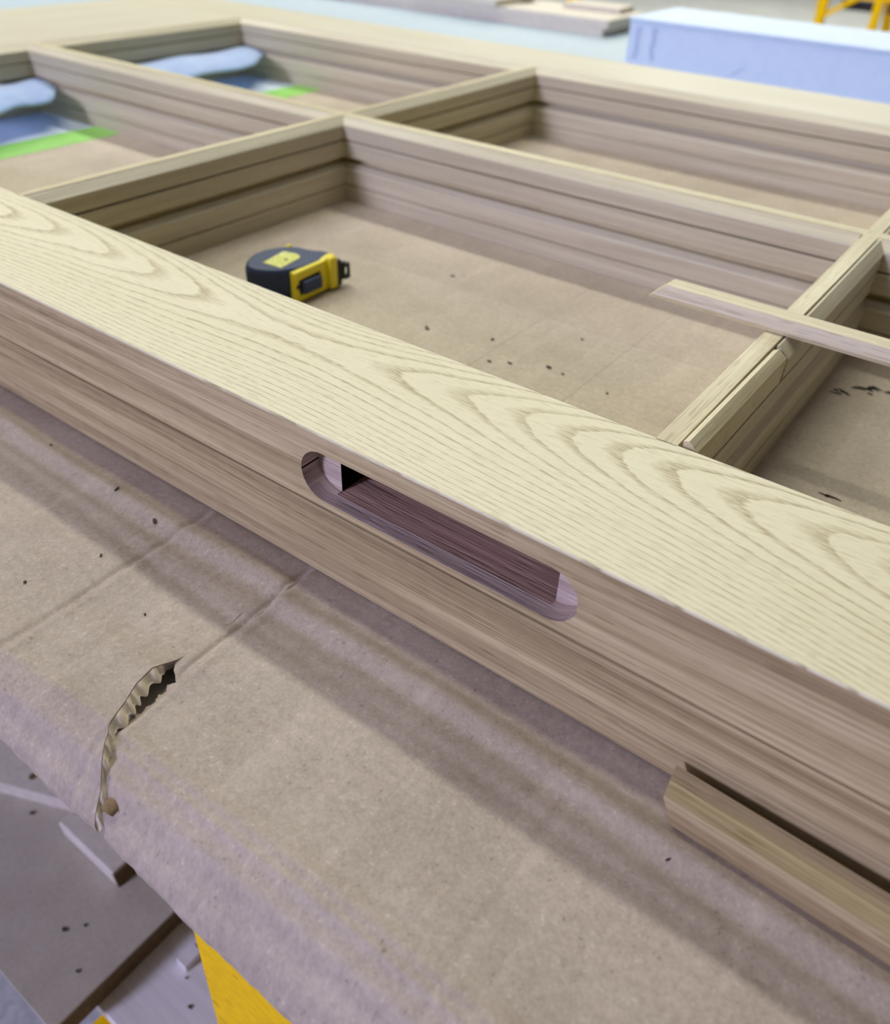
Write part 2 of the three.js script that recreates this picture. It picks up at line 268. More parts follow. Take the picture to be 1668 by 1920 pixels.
function cardPatch(xs, zs, edgeFn, right) {                 // xs: fractions 0..1 between outer edge and tear
  const nx = xs.length, nz = zs.length, top = [], uv = [], idx = [];
  for (let layer = 0; layer < 2; layer++) for (let j = 0; j < nz; j++) for (let i = 0; i < nx; i++) {
    let z = zs[j]; const [xa, xb] = edgeFn(z), x = xa + (xb - xa) * xs[i];
    const y = cardY(x, z, right) - layer * CT;
    if (j === nz - 1) z += 0.003 * (vn(x * 60, 2, 511) - 0.5) + 0.004 * (vn(x * 9, 7, 512) - 0.5);
    const p = W(x, y, z); top.push(p.x, p.y, p.z); uv.push(x * U, z * U);
  }
  const id = (l, j, i) => l * nx * nz + j * nx + i;
  for (let j = 0; j + 1 < nz; j++) for (let i = 0; i + 1 < nx; i++) {
    idx.push(id(0, j, i), id(0, j + 1, i), id(0, j + 1, i + 1), id(0, j, i), id(0, j + 1, i + 1), id(0, j, i + 1));
    idx.push(id(1, j, i), id(1, j + 1, i + 1), id(1, j + 1, i), id(1, j, i), id(1, j, i + 1), id(1, j + 1, i + 1));
  }
  const g = new THREE.BufferGeometry(); g.setAttribute('position', new THREE.Float32BufferAttribute(top, 3)); g.setAttribute('uv', new THREE.Float32BufferAttribute(uv, 2)); g.setIndex(idx); g.computeVertexNormals();
  const gn = g.toNonIndexed();
  // rim strips (own vertices, so that the top keeps its normals)
  const rp = [], ru = []; const P = (l, j, i) => { const o = id(l, j, i) * 3; return [top[o], top[o + 1], top[o + 2]]; };
  const quad = (a, b, c, d, u0, u1) => { rp.push(...a, ...b, ...c, ...a, ...c, ...d); ru.push(u0, 0, u0, 0.004, u1, 0.004, u0, 0, u1, 0.004, u1, 0); };
  for (let i = 0; i + 1 < nx; i++) { const j = nz - 1; quad(P(0, j, i), P(1, j, i), P(1, j, i + 1), P(0, j, i + 1), i * 0.01, i * 0.01 + 0.01); }
  for (let j = 0; j + 1 < nz; j++) for (const i of [0, nx - 1]) quad(P(0, j, i), P(0, j + 1, i), P(1, j + 1, i), P(1, j, i), j * 0.01, j * 0.01 + 0.01);
  const r = new THREE.BufferGeometry(); r.setAttribute('position', new THREE.Float32BufferAttribute(rp, 3)); r.setAttribute('uv', new THREE.Float32BufferAttribute(ru, 2)); r.computeVertexNormals();
  return mergeGeometries([gn, r]);
}
{
  const card = thing('cardboard_sheet', 'large corrugated cardboard sheet with a torn front edge along the bench', 'cardboard');
  const fr = (n, pow) => Array.from({ length: n + 1 }, (_, i) => 1 - Math.pow(1 - i / n, pow));
  const left = cardPatch(fr(380, 1.5), zRows, (z) => [-4.9, z > -0.66 ? tearAt(z) : -1.197], false);
  const right = cardPatch(fr(380, 1.7), zRows, (z) => [3.4, (z > -0.66 ? tearAt(z) : -1.197) + gapAt(z)], true);
  part('sheet', mergeGeometries([left, right]), mCardShaded, card);
  part('back_flap', rbox(-4.9, 3.4, -0.468, -0.4435, -5.6, -1.58, 0.002), mCardIn, card);
  // fluting laid open along the tear: a wavy strip between the two liners of the left lip
  const pos = [], idx = [], uv = []; const N = 90;
  for (let i = 0; i <= N; i++) {
    const z = -0.625 + (0.305) * i / N, x = tearAt(z), y = cardY(x, z, false), w = Math.sin(i * 0.75 + Math.sin(i * 0.21) * 1.5);
    const wide = 0.020 * sm(0, 6, i) * (1 - 0.35 * sm(N * 0.45, N * 0.6, i));
    for (const k of [0, 1, 2]) { const f = k / 2; const p = W(x + 0.001 + f * wide * (1 + 0.25 * w), y - 0.002 - f * (CT * 0.92) + (k === 1 ? 0.008 * w : k === 2 ? -0.004 * w : 0), z); pos.push(p.x, p.y, p.z); uv.push(i * 0.004, f * 0.004); }
    if (i < N) for (const k of [0, 1]) { const a = i * 3 + k; idx.push(a, a + 3, a + 4, a, a + 4, a + 1); }
  }
  const g = new THREE.BufferGeometry(); g.setAttribute('position', new THREE.Float32BufferAttribute(pos, 3)); g.setAttribute('uv', new THREE.Float32BufferAttribute(uv, 2)); g.setIndex(idx); g.computeVertexNormals();
  const fl = part('corrugation', g, mFlute, card); fl.userData.label = 'pale wavy fluting showing in the tear';
  // curled scrap of liner hanging in the lower part of the tear
  const cg = []; for (let i = 0; i <= 10; i++) { const a = i / 10 * Math.PI * 1.4; cg.push(new THREE.Vector3(Math.cos(a) * 0.018, Math.sin(a) * 0.016, 0)); }
  const cp = [], ci = []; for (let i = 0; i <= 10; i++) for (const s of [0, 1]) { const p = W(-1.052 + cg[i].x + s * 0.006, cardY(-1.03, -0.352, true) + 0.008 + cg[i].y * 0.7, -0.375 + s * 0.03 + cg[i].y * 0.4); cp.push(p.x, p.y, p.z); if (i < 10 && !s) { const a = i * 2; ci.push(a, a + 1, a + 3, a, a + 3, a + 2); } }
  const cgm = new THREE.BufferGeometry(); cgm.setAttribute('position', new THREE.Float32BufferAttribute(cp, 3)); cgm.setIndex(ci); cgm.computeVertexNormals(); cgm.setAttribute('uv', new THREE.Float32BufferAttribute(cp.flatMap((_, i) => i % 3 ? [] : [cp[i], cp[i + 2]]), 2));
  part('paper_curl', cgm, mKraft, card);
  // kraft liner of the bench side seen through the open tear
}
// second sheet lying inside the door frame
const IN_Y = -0.396;
{
  const t = thing('inner_cardboard_sheet', 'flat brown cardboard sheet seen through the openings of the door', 'cardboard');
  for (const [x0, x1] of [[-5.0, -1.462], [-1.462, -1.072], [-1.072, 0.62], [0.62, 2.1]]) part('sheet', rbox(x0, x1, -0.4412, IN_Y, -5.12, -1.53, 0.0016), mCardIn, t);
  // rubbed dark smears at the right
  const mSmear = new THREE.MeshStandardMaterial({ color: new THREE.Color().setRGB(0.05, 0.04, 0.03), roughness: 0.95 });
  const rnd = rng(31);
  for (const [cx, cz, n, sx, sz] of [[-0.352, -2.845, 5, 0.018, 0.02], [-0.285, -2.925, 9, 0.03, 0.03], [-0.225, -2.965, 6, 0.05, 0.012], [-0.18, -2.20, 3, 0.03, 0.004]]) {
    const gs = []; for (let i = 0; i < n; i++) { const pts = []; const l = 0.010 + rnd() * 0.022, w = 0.003 + rnd() * 0.006, a0 = rnd() * 3; for (let k = 0; k < 9; k++) { const a = k / 9 * Math.PI * 2, q = 0.6 + rnd() * 0.6; pts.push(new THREE.Vector2(Math.cos(a) * l * q * U, Math.sin(a) * w * q * U)); } const g = new THREE.ExtrudeGeometry(new THREE.Shape(pts), { depth: 0.0006 * U, bevelEnabled: false }); g.rotateX(-Math.PI / 2); g.rotateY(cz < -2.5 ? (rnd() - 0.5) * 1.2 : -0.1); g.translate((cx + (rnd() - 0.5) * 2 * sx) * U, Y0 + (IN_Y + 0.0002) * U, (cz + (rnd() - 0.5) * 2 * sz) * U); gs.push(g); }
    const sp = part('dark_smear', mergeGeometries(gs), mSmear, t); sp.userData.kind = 'stuff';
  }
}
single('foam_mat', rbox(-5.86, -5.003, -0.4412, IN_Y - 0.002, -5.12, -1.53, 0.003), mFoam, 'light blue foam mat lying flat beside the green tape strip', 'foam mat');
single('green_tape', rbox(-5.23, -4.965, IN_Y - 0.0005, IN_Y + 0.002, -5.10, -1.55, 0.0005), mGreen, 'bright green adhesive tape strip along the foam and cardboard', 'tape strip');

// ------------------------------------------------------------------ the door
const door = thing('glazed_door', 'unglazed pale oak door frame with glazing bars lying on the cardboard', 'door');
const B0 = -0.395, B1 = -0.439;                           // undersides of bars, of stiles
{
  // near stile: body in wood browned to hold shade, with an edge groove and a lock mortise, pale figured face on top
  const z0 = SZ0, z1 = SZ1, yv = -0.007;
  const body = prism([[z1, yv], [z1, -0.209], [z1 - 0.003, -0.211], [z1 - 0.012, -0.2115], [z1 - 0.012, -0.2165], [z1, -0.217], [z1, B1 + 0.004], [z1 - 0.004, B1], [-1.5, B1], [-1.5, B0], [z0, B0], [z0, yv]], -7.38, 3.4, 'x');
  const prep = (g) => { if (!g.index) { const n = g.attributes.position.count; g.setIndex(Array.from({ length: n }, (_, i) => i)); } return g; };
  const stadium = new THREE.Shape(); const r = 0.069 * U, xa = (-1.185 + 0.069) * U, xb = (-0.438 - 0.069) * U, yc = Y0 - 0.1215 * U;
  stadium.moveTo(xa, yc - r); stadium.lineTo(xb, yc - r); stadium.absarc(xb, yc, r, -Math.PI / 2, Math.PI / 2, false); stadium.lineTo(xa, yc + r); stadium.absarc(xa, yc, r, Math.PI / 2, Math.PI * 1.5, false);
  const pocket = boxUV(put(new THREE.ExtrudeGeometry(stadium, { depth: 0.2 * U, bevelEnabled: false, curveSegments: 24 }), 0, 0, (z1 - 0.058) * U));
  const slot = boxUV(put(new THREE.BoxGeometry(0.60 * U, 0.136 * U, 0.32 * U), -0.812 * U, Y0 - 0.1240 * U, (z1 - 0.2) * U));
  const ev = new Evaluator(); ev.useGroups = true; ev.attributes = ['position', 'normal', 'uv'];
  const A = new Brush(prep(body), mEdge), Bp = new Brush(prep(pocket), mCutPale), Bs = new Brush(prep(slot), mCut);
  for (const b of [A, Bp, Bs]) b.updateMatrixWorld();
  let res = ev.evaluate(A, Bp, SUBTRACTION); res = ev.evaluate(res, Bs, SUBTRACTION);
  const st = part('stile', res.geometry, res.material, door); st.userData.label = 'edge of the near stile, browned to hold shade, with a rounded lock mortise';
  const face = prism([[z1 - 0.002, 0], [z1, -0.002], [z1, yv], [z0, yv], [z0, -0.002], [z0 + 0.002, 0]], -7.38, 3.4, 'x');
  { const p = face.attributes.position, uv = face.attributes.uv; for (let i = 0; i < p.count; i++) uv.setXY(i, (p.getX(i) / U - SX0) / (SX1 - SX0), (p.getZ(i) / U - SZ0) / (SZ1 - SZ0)); }
  part('stile_face', face, mStileTop, door).userData.label = 'pale oak face with arched cathedral grain';
}
// far stile and rails
part('stile', prism(rect(-5.75, -5.155, B1, 0, 0.004), -7.38, 3.4, 'x'), mPale, door);
part('rail', prism(rect(-7.4, -5.885, B1, -0.0004, 0.004), -5.16, -1.545, 'z'), mPale, door).userData.label = 'wide pale rail at the far left end';
part('rail', prism(rect(2.2, 3.4, B1, -0.0004, 0.004), -5.16, -1.545, 'z'), mPale, door);
// profile of the moulded side: e = outward distance from the bar's core edge (0) to the bead's face (w)
const moulding = (a, s, w) => {                            // a: core edge, s: +1/-1 outward, w: bead width
  const f = (e) => a + s * e;
  return {
    upper: [[f(0.006), -0.002], [f(0.012), -0.002], [f(w - 0.001), -0.031], [f(w), -0.034], [f(w), -0.094], [f(w - 0.002), -0.0955], [f(0.006), -0.0955]],
    strip: [[f(-0.003), -0.1025], [f(w - 0.002), -0.1025], [f(w), -0.104], [f(w), -0.176], [f(w - 0.003), -0.179], [f(-0.003), -0.179]],
    lower: [[f(-0.003), -0.211], [f(w - 0.018), -0.211], [f(w + 0.005), -0.236], [f(w + 0.006), -0.240], [f(w + 0.006), -0.311], [f(w - 0.006), -0.3125], [f(w - 0.006), -0.317], [f(w + 0.006), -0.3185], [f(w + 0.006), B0], [f(-0.003), B0]],
  };
};
function sides(a, s, w, t0, t1, axis, dy = 0, skipUpper = false) {
  const m = moulding(a, s, w), sh = (p) => p.map(([q, y]) => [q, y + (y > B0 + 1e-6 ? dy : 0)]);
  if (!skipUpper) part('glazing_bead', prism(sh(m.upper), t0, t1, axis), mBead, door);
  part('rebate_strip', prism(sh(m.strip), t0, t1, axis), mBead, door);
  part('lower_bead', prism(sh(m.lower), t0, t1, axis), mBead, door);
}
// cores: the bar along the door and the cross bars
const MID = [-3.372, -3.303], MIDF = 0.0565, C1 = [-3.128, -3.078], C1F = 0.05, C2 = [-0.527, -0.468], C2F = 0.0455;
const core = (r, t0, t1, axis, y) => part('glazing_bar', prism([[r[0] + 0.008, y], [r[1] - 0.001, y], [r[1], y - 0.001], [r[1], B0], [r[0], B0], [r[0], y - 0.014]], t0, t1, axis), mBar, door);
core(C1, -5.16, -1.545, 'z', 0); core(C2, -5.16, -1.545, 'z', 0); core(MID, -5.89, 2.21, 'x', -0.0006);
// beads facing the viewer in every opening
sides(C1[1], 1, C1F, -5.155, -1.552, 'z');
sides(-5.885, 1, 0.055, -5.155, -1.552, 'z');
sides(C2[1], 1, C2F, -5.155, -1.552, 'z', 0, true);
{ // right cross bar: two lengths of bead, the near one short, split at its end and not seated
  const m = moulding(C2[1], 1, C2F);
  part('glazing_bead', prism(m.upper, -5.155, -2.20, 'z'), mBead, door);
  const g = prism([[-0.4605, -0.001], [-0.448, 0.003], [-0.424, -0.018], [-0.4225, -0.022], [-0.4225, -0.0935], [-0.4605, -0.0935]], -2.165, -1.563, 'z', { cutA: -0.35 });
  { const p = g.attributes.position; for (let i = 0; i < p.count; i++) { const z = p.getZ(i) / U, y = p.getY(i); if (y > Y0 - 0.03 * U) p.setY(i, y + 0.010 * U * sm(-2.15, -1.57, z)); } g.computeVertexNormals(); }
  part('glazing_bead', g, mBar, door).userData.label = 'short loose bead with a lifted near end';
}
for (const [x0, x1] of [[-5.885, C1[0]], [C1[1], C2[0]], [C2[1], 2.2]]) { sides(MID[1], 1, MIDF, x0, x1, 'x', -0.0004); sides(-5.155, 1, 0.06, x0, x1, 'x', -0.0004); }

// ------------------------------------------------------------------ things lying on the door
{
  const g = prism([[-2.340, 0.0015], [-2.340, 0.042], [-2.338, 0.044], [-2.281, 0.044], [-2.278, 0.042], [-2.262, 0.012], [-2.265, 0.0015]], -0.886, 1.3, 'x');
  { const p = g.attributes.position; for (let i = 0; i < p.count; i++) if (p.getX(i) < -0.5 * U) p.setX(i, p.getX(i) + (p.getY(i) - Y0) * 1.1); g.computeVertexNormals(); }
  single('loose_glazing_bead', g, mBar, 'slim pale wooden bead laid crosswise over the right glazing bar', 'wood strip');
  const b = prism([[-1.045, -0.4355], [-1.045, -0.366], [-1.042, -0.363], [-0.967, -0.366], [-0.963, -0.369], [-0.965, -0.4355]], -0.165, 1.0, 'x', { cutA: 0.10 });
  { const p = b.attributes.position; for (let i = 0; i < p.count; i++) { p.setZ(i, p.getZ(i) + (-0.006 + 0.03 * (p.getX(i) / U + 0.15)) * U); if (p.getX(i) < 0) p.setX(i, p.getX(i) + 0.45 * (Y0 - 0.363 * U - p.getY(i))); } b.computeVertexNormals(); }
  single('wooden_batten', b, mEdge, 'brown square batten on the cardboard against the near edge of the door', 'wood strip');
}

// ------------------------------------------------------------------ tape measure
{
  const t = thing('tape_measure', 'small dark blue and yellow tape measure lying on its side', 'tape measure');
  const mNavy = new THREE.MeshPhysicalMaterial({ map: tex(128, 128, (u, v) => { const k = (vn(u * 60, v * 60, 601, 60, 60) - 0.5) * 10; return [36 + k, 54 + k, 88 + k]; }, { rx: 30, ry: 30 }), roughness: 0.5 });
  const mYel = new THREE.MeshPhysicalMaterial({ color: new THREE.Color().setRGB(0.84, 0.70, 0.01), roughness: 0.4 });
  const yb = IN_Y, yt = -0.262, M = (pts) => pts.map(([x, z]) => new THREE.Vector2(x * U, -z * U));
  const slab = (shape, y0, y1, bev = 0.012, seg = 4) => { const g = new THREE.ExtrudeGeometry(shape, { depth: (y1 - y0 - 2 * bev) * U, bevelEnabled: bev > 0, bevelSize: bev * U, bevelThickness: bev * U, bevelOffset: -bev * U, bevelSegments: seg, curveSegments: 24 }); g.rotateX(-Math.PI / 2); g.translate(0, Y0 + (y0 + bev) * U, 0); return boxUV(g); };
  // case outline seen from above
  const curve = new THREE.CatmullRomCurve3([[-2.325, -2.150], [-2.362, -2.098], [-2.43, -2.058], [-2.495, -2.072], [-2.545, -2.135], [-2.560, -2.215], [-2.535, -2.290], [-2.480, -2.345], [-2.41, -2.362], [-2.36, -2.388], [-2.315, -2.392]].map(([x, z]) => new THREE.Vector3(x, 0, z)), false, 'centripetal');
  const out = curve.getPoints(60).map((p) => [p.x, p.z]); out.push([-2.293, -2.372], [-2.300, -2.32], [-2.306, -2.20]);
  part('case', slab(new THREE.Shape(M(out)), yb + 0.0005, yt, 0.018, 5), mNavy, t);
  // grip ribs round the back of the case
  const ribs = []; for (let i = 3; i < 30; i++) { const p = curve.getPointAt(i / 60), q = curve.getTangentAt(i / 60); const g = new THREE.CylinderGeometry(0.0035 * U, 0.0035 * U, 0.088 * U, 6); g.translate(p.x * U, Y0 + (yb + yt) / 2 * U, p.z * U); ribs.push(g); }
  part('grip_ribs', mergeGeometries(ribs), mNavy, t);
  // yellow front: a frame with a raised mouth end
  const fz = (z) => -2.3 + (z + 2.2) * 0.03;
  const fr = new THREE.Shape([[-2.135, yb + 0.004], [-2.36, yb + 0.010], [-2.365, yt + 0.006], [-2.34, yt + 0.006], [-2.30, yt - 0.004], [-2.138, yt - 0.008]].map(([z, y]) => new THREE.Vector2(-z * U, Y0 + y * U)));
  const hole = new THREE.Path([[-2.158, yb + 0.030], [-2.282, yb + 0.034], [-2.282, yt - 0.036], [-2.158, yt - 0.042]].map(([z, y]) => new THREE.Vector2(-z * U, Y0 + y * U))); fr.holes.push(hole);
  const fg = new THREE.ExtrudeGeometry(fr, { depth: 0.020 * U, bevelEnabled: true, bevelSize: 0.005 * U, bevelThickness: 0.005 * U, bevelOffset: -0.004 * U, bevelSegments: 3 });
  fg.rotateY(Math.PI / 2); fg.translate(-2.312 * U, 0, 0); part('yellow_front', boxUV(fg), mYel, t);
  part('front_lip', rbox(-2.315, -2.268, yb + 0.006, yt + 0.006, -2.365, -2.318, 0.012), mYel, t);
  const bt = part('lock_button', rbox(-2.315, -2.266, yb + 0.034, yt - 0.046, -2.272, -2.166, 0.012), mNavy, t);
  part('button_stem', rbox(-2.31, -2.285, yb + 0.06, yb + 0.078, -2.168, -2.140, 0.003), mBlack, bt);
  part('mouth', rbox(-2.36, -2.272, yb + 0.006, yt - 0.016, -2.392, -2.36, 0.008), mBlack, t);
  const hk = part('hook', mergeGeometries([rbox(-2.30, -2.268, yb + 0.03, yt - 0.03, -2.408, -2.385, 0.004), rbox(-2.292, -2.262, yt - 0.052, yt - 0.038, -2.428, -2.40, 0.003), rbox(-2.292, -2.262, yb + 0.03, yb + 0.044, -2.428, -2.40, 0.003), rbox(-2.276, -2.262, yb + 0.03, yt - 0.038, -2.430, -2.420, 0.003)]), mBlack, t); hk.userData.label = 'black end hook';
  // yellow sticker on the upper side
  const stick = new THREE.Shape(M([[-2.452, -2.125], [-2.358, -2.133], [-2.377, -2.255], [-2.395, -2.274], [-2.42, -2.280], [-2.479, -2.263]]));
  part('sticker', slab(stick, yt - 0.002, yt + 0.0015, 0, 1), new THREE.MeshPhysicalMaterial({ map: tex(128, 128, (u, v) => { const k = vn(u * 14, v * 14, 611, 14, 14); return k > 0.78 ? [236, 240, 190] : [214, 216, 96]; }, { rx: 40, ry: 40 }), roughness: 0.35 }), t).userData.label = 'pale yellow sticker';
  part('sticker_dot', put(new THREE.CylinderGeometry(0.007 * U, 0.007 * U, 0.002 * U, 16), -2.405 * U, Y0 + (yt + 0.002) * U, -2.205 * U), mBlack, t);
  part('strap_knob', put(new THREE.SphereGeometry(0.013 * U, 16, 10), -2.505 * U, Y0 + (yt - 0.004) * U, -2.322 * U), mYel, t);
}

// ------------------------------------------------------------------ foam strips tucked into the far left openings
function foamStrip(z0, z1, label) {
  const n = 40, m = 10, pos = [], idx = [], uv = []; const th = 0.016;
  for (let l = 0; l < 2; l++) for (let i = 0; i <= n; i++) for (let j = 0; j <= m; j++) {
    const f = i / n, z = z0 + (z1 - z0) * f, g = j / m;                    // f: 0 at near end, 1 at far wall
    const corner = sm(0.62, 1.0, f), edge = -5.24 - 0.10 * f - 0.22 * corner * corner + 0.02 * Math.sin(f * 9);
    const x = -5.818 + (edge + 5.818) * g, y = -0.196 + 0.010 * Math.sin(g * 3) - 0.020 * g * g + 0.006 * Math.sin(f * 14 + g * 2) - l * th;
    const p = W(x, y, z); pos.push(p.x, p.y, p.z); uv.push(x * U, z * U);
  }
  const id = (l, i, j) => l * (n + 1) * (m + 1) + i * (m + 1) + j;
  for (let i = 0; i < n; i++) for (let j = 0; j < m; j++) { idx.push(id(0, i, j), id(0, i, j + 1), id(0, i + 1, j + 1), id(0, i, j), id(0, i + 1, j + 1), id(0, i + 1, j)); idx.push(id(1, i, j), id(1, i + 1, j + 1), id(1, i, j + 1), id(1, i, j), id(1, i + 1, j), id(1, i + 1, j + 1)); }
  for (let i = 0; i < n; i++) idx.push(id(0, i, m), id(1, i, m), id(1, i + 1, m), id(0, i, m), id(1, i + 1, m), id(0, i + 1, m));
  for (let j = 0; j < m; j++) for (const i of [0, n]) idx.push(id(0, i, j), id(1, i, j), id(1, i, j + 1), id(0, i, j), id(1, i, j + 1), id(0, i, j + 1));
  const g = new THREE.BufferGeometry(); g.setAttribute('position', new THREE.Float32BufferAttribute(pos, 3)); g.setAttribute('uv', new THREE.Float32BufferAttribute(uv, 2)); g.setIndex(idx); g.computeVertexNormals();
  single('foam_strip', g, mFoamThin, label, 'foam strip', 'foam strips tucked into the door');
}
foamStrip(-2.45, -3.228, 'light blue foam strip tucked into the door opening at the left picture edge');
foamStrip(-3.62, -5.072, 'light blue foam strip tucked into the far corner opening of the door');

// ------------------------------------------------------------------ behind the door: white box, stack of boards
{
  const bx = thing('white_box', 'long white box with faint blue writing standing behind the door', 'box');
  const x0 = -3.33, x1 = 3.2, z0 = -7.88, z1 = -7.0, y0 = -0.443, y1 = 0.112;
  const mW = new THREE.MeshPhysicalMaterial({ map: tex(256, 256, (u, v) => { const k = (vn(u * 50, v * 50, 701, 50, 50) - 0.5) * 5; return [208 + k, 225 + k, 242 + k * 0.4]; }, { rx: 2, ry: 2 }), roughness: 0.5 });
  part('body', rbox(x0, x1, y0, y1 - 0.03, z0, z1, 0.01), mW, bx);
  part('lid', rbox(x0 - 0.01, x1 + 0.01, y1 - 0.03, y1, z0 - 0.01, z1 + 0.012, 0.012), mW, bx);
  const strokes = []; const rnd = rng(77);
  const mk = (x, y, w, h) => strokes.push(put(new THREE.BoxGeometry(w * U, h * U, 0.002 * U), x * U, Y0 + y * U, (z1 + 0.001) * U));
  for (const [cx, n] of [[-3.24, 12], [-3.10, 12]]) for (let i = 0; i < n; i++) { const y = 0.04 - i * 0.019; mk(cx + (rnd() - 0.5) * 0.02, y, 0.03 + rnd() * 0.03, 0.005); mk(cx + (rnd() - 0.5) * 0.05, y + 0.006, 0.006, 0.010 + rnd() * 0.01); }
  for (let i = 0; i < 7; i++) mk(-2.42 + i * 0.012 + rnd() * 0.02, -0.19 + i * 0.008, 0.02, 0.005);
  part('pen_marks', mergeGeometries(strokes), new THREE.MeshStandardMaterial({ color: new THREE.Color().setRGB(0.30, 0.36, 0.60), roughness: 0.8 }), bx).userData = { label: 'faint illegible blue writing', kind: 'stuff' };
}
function board(label, x0, x1, y0, y1, z0, z1, turn = 0, mat = mMdf, name = 'fibre_board') {
  const g = new RoundedBoxGeometry((x1 - x0) * U, (y1 - y0) * U, (z1 - z0) * U, 1, 0.006 * U); const b = boxUV(g); b.rotateY(turn);
  b.translate((x0 + x1) / 2 * U, Y0 + (y0 + y1) / 2 * U, (z0 + z1) / 2 * U);
  return single(name, b, mat, label, 'board', 'offcut boards around the bench');
}
const mBoardPale = new THREE.MeshStandardMaterial({ map: tex(256, 256, (u, v) => { const k = (vn(u * 90, v * 90, 441, 90, 90) - 0.5) * 12; return [214 + k, 206 + k, 188 + k]; }, { rx: 3, ry: 3 }), roughness: 0.6 });
board('longest pale board at the bottom of the stack behind the door', -9.6, -4.85, -0.443, -0.36, -10.5, -9.52, 0, mBoardPale);
board('pale board lying second in the stack behind the door', -9.4, -4.80, -0.36, -0.275, -10.45, -9.50, 0.01, mBoardPale);
board('short pale board on top of the stack, left of the other top pieces', -7.6, -6.25, -0.275, -0.20, -10.3, -9.45, -0.02, mBoardPale);
board('thin offcut at the right end on top of the board stack', -5.7, -4.95, -0.275, -0.215, -10.45, -10.05, 0.05, mBoardPale);
board('small offcut in the middle on top of the board stack', -6.6, -6.2, -0.20, -0.16, -10.3, -9.95, 0.1, mBoardPale);
// yellow trestle beyond the bench, and what stands round it
{
  const t = thing('sawhorse', 'yellow steel sawhorse standing on the floor behind the white box', 'sawhorse');
  const at = (px, pz, y) => W(px, y, pz);
  const bar = (a, b, w) => { const g = new THREE.BoxGeometry(w, a.distanceTo(b), w); g.translate(0, a.distanceTo(b) / 2, 0); g.applyQuaternion(new THREE.Quaternion().setFromUnitVectors(new THREE.Vector3(0, 1, 0), b.clone().sub(a).normalize())); g.translate(a.x, a.y, a.z); return boxUV(g); };
  const fy = -Y0 / U + 0.02;
  part('leg', bar(at(-5.40, -20, fy), at(-5.34, -20.0, -0.76), 0.029), mYellow, t);
  part('leg', bar(at(-4.22, -20, fy), at(-4.30, -20.0, -0.76), 0.026), mYellow, t);
  part('leg', bar(at(-5.7, -23.0, fy), at(-5.5, -20.4, -0.76), 0.029), mYellow, t);
  part('leg', bar(at(-4.0, -23.0, fy), at(-4.2, -20.4, -0.76), 0.026), mYellow, t);
  part('brace', bar(at(-5.34, -20, -1.13), at(-4.70, -20, -0.74), 0.016), mYellow, t);
  part('beam', bar(at(-8.2, -20.2, -0.70), at(-2.5, -20.2, -0.70), 0.03), mYellow, t);
  part('rubber_pad', bar(at(-5.05, -20.3, -0.90), at(-4.45, -20.3, -0.90), 0.03), mBlack, t);
  part('rubber_pad', bar(at(-4.15, -20.3, -0.90), at(-3.2, -20.3, -0.90), 0.03), mBlack, t);
}

{
  const t = thing('post_stand', 'yellow post showing above the stack of boards behind the door', 'stand');
  part('post', mbox(-10.07 * U, -9.80 * U, 0.03, 1.2, -18.1 * U, -17.9 * U), mYellow, t);
  part('foot', mbox(-10.07 * U - 0.12, -9.80 * U + 0.12, 0, 0.03, -18.1 * U - 0.12, -17.9 * U + 0.12), mYellow, t);
}

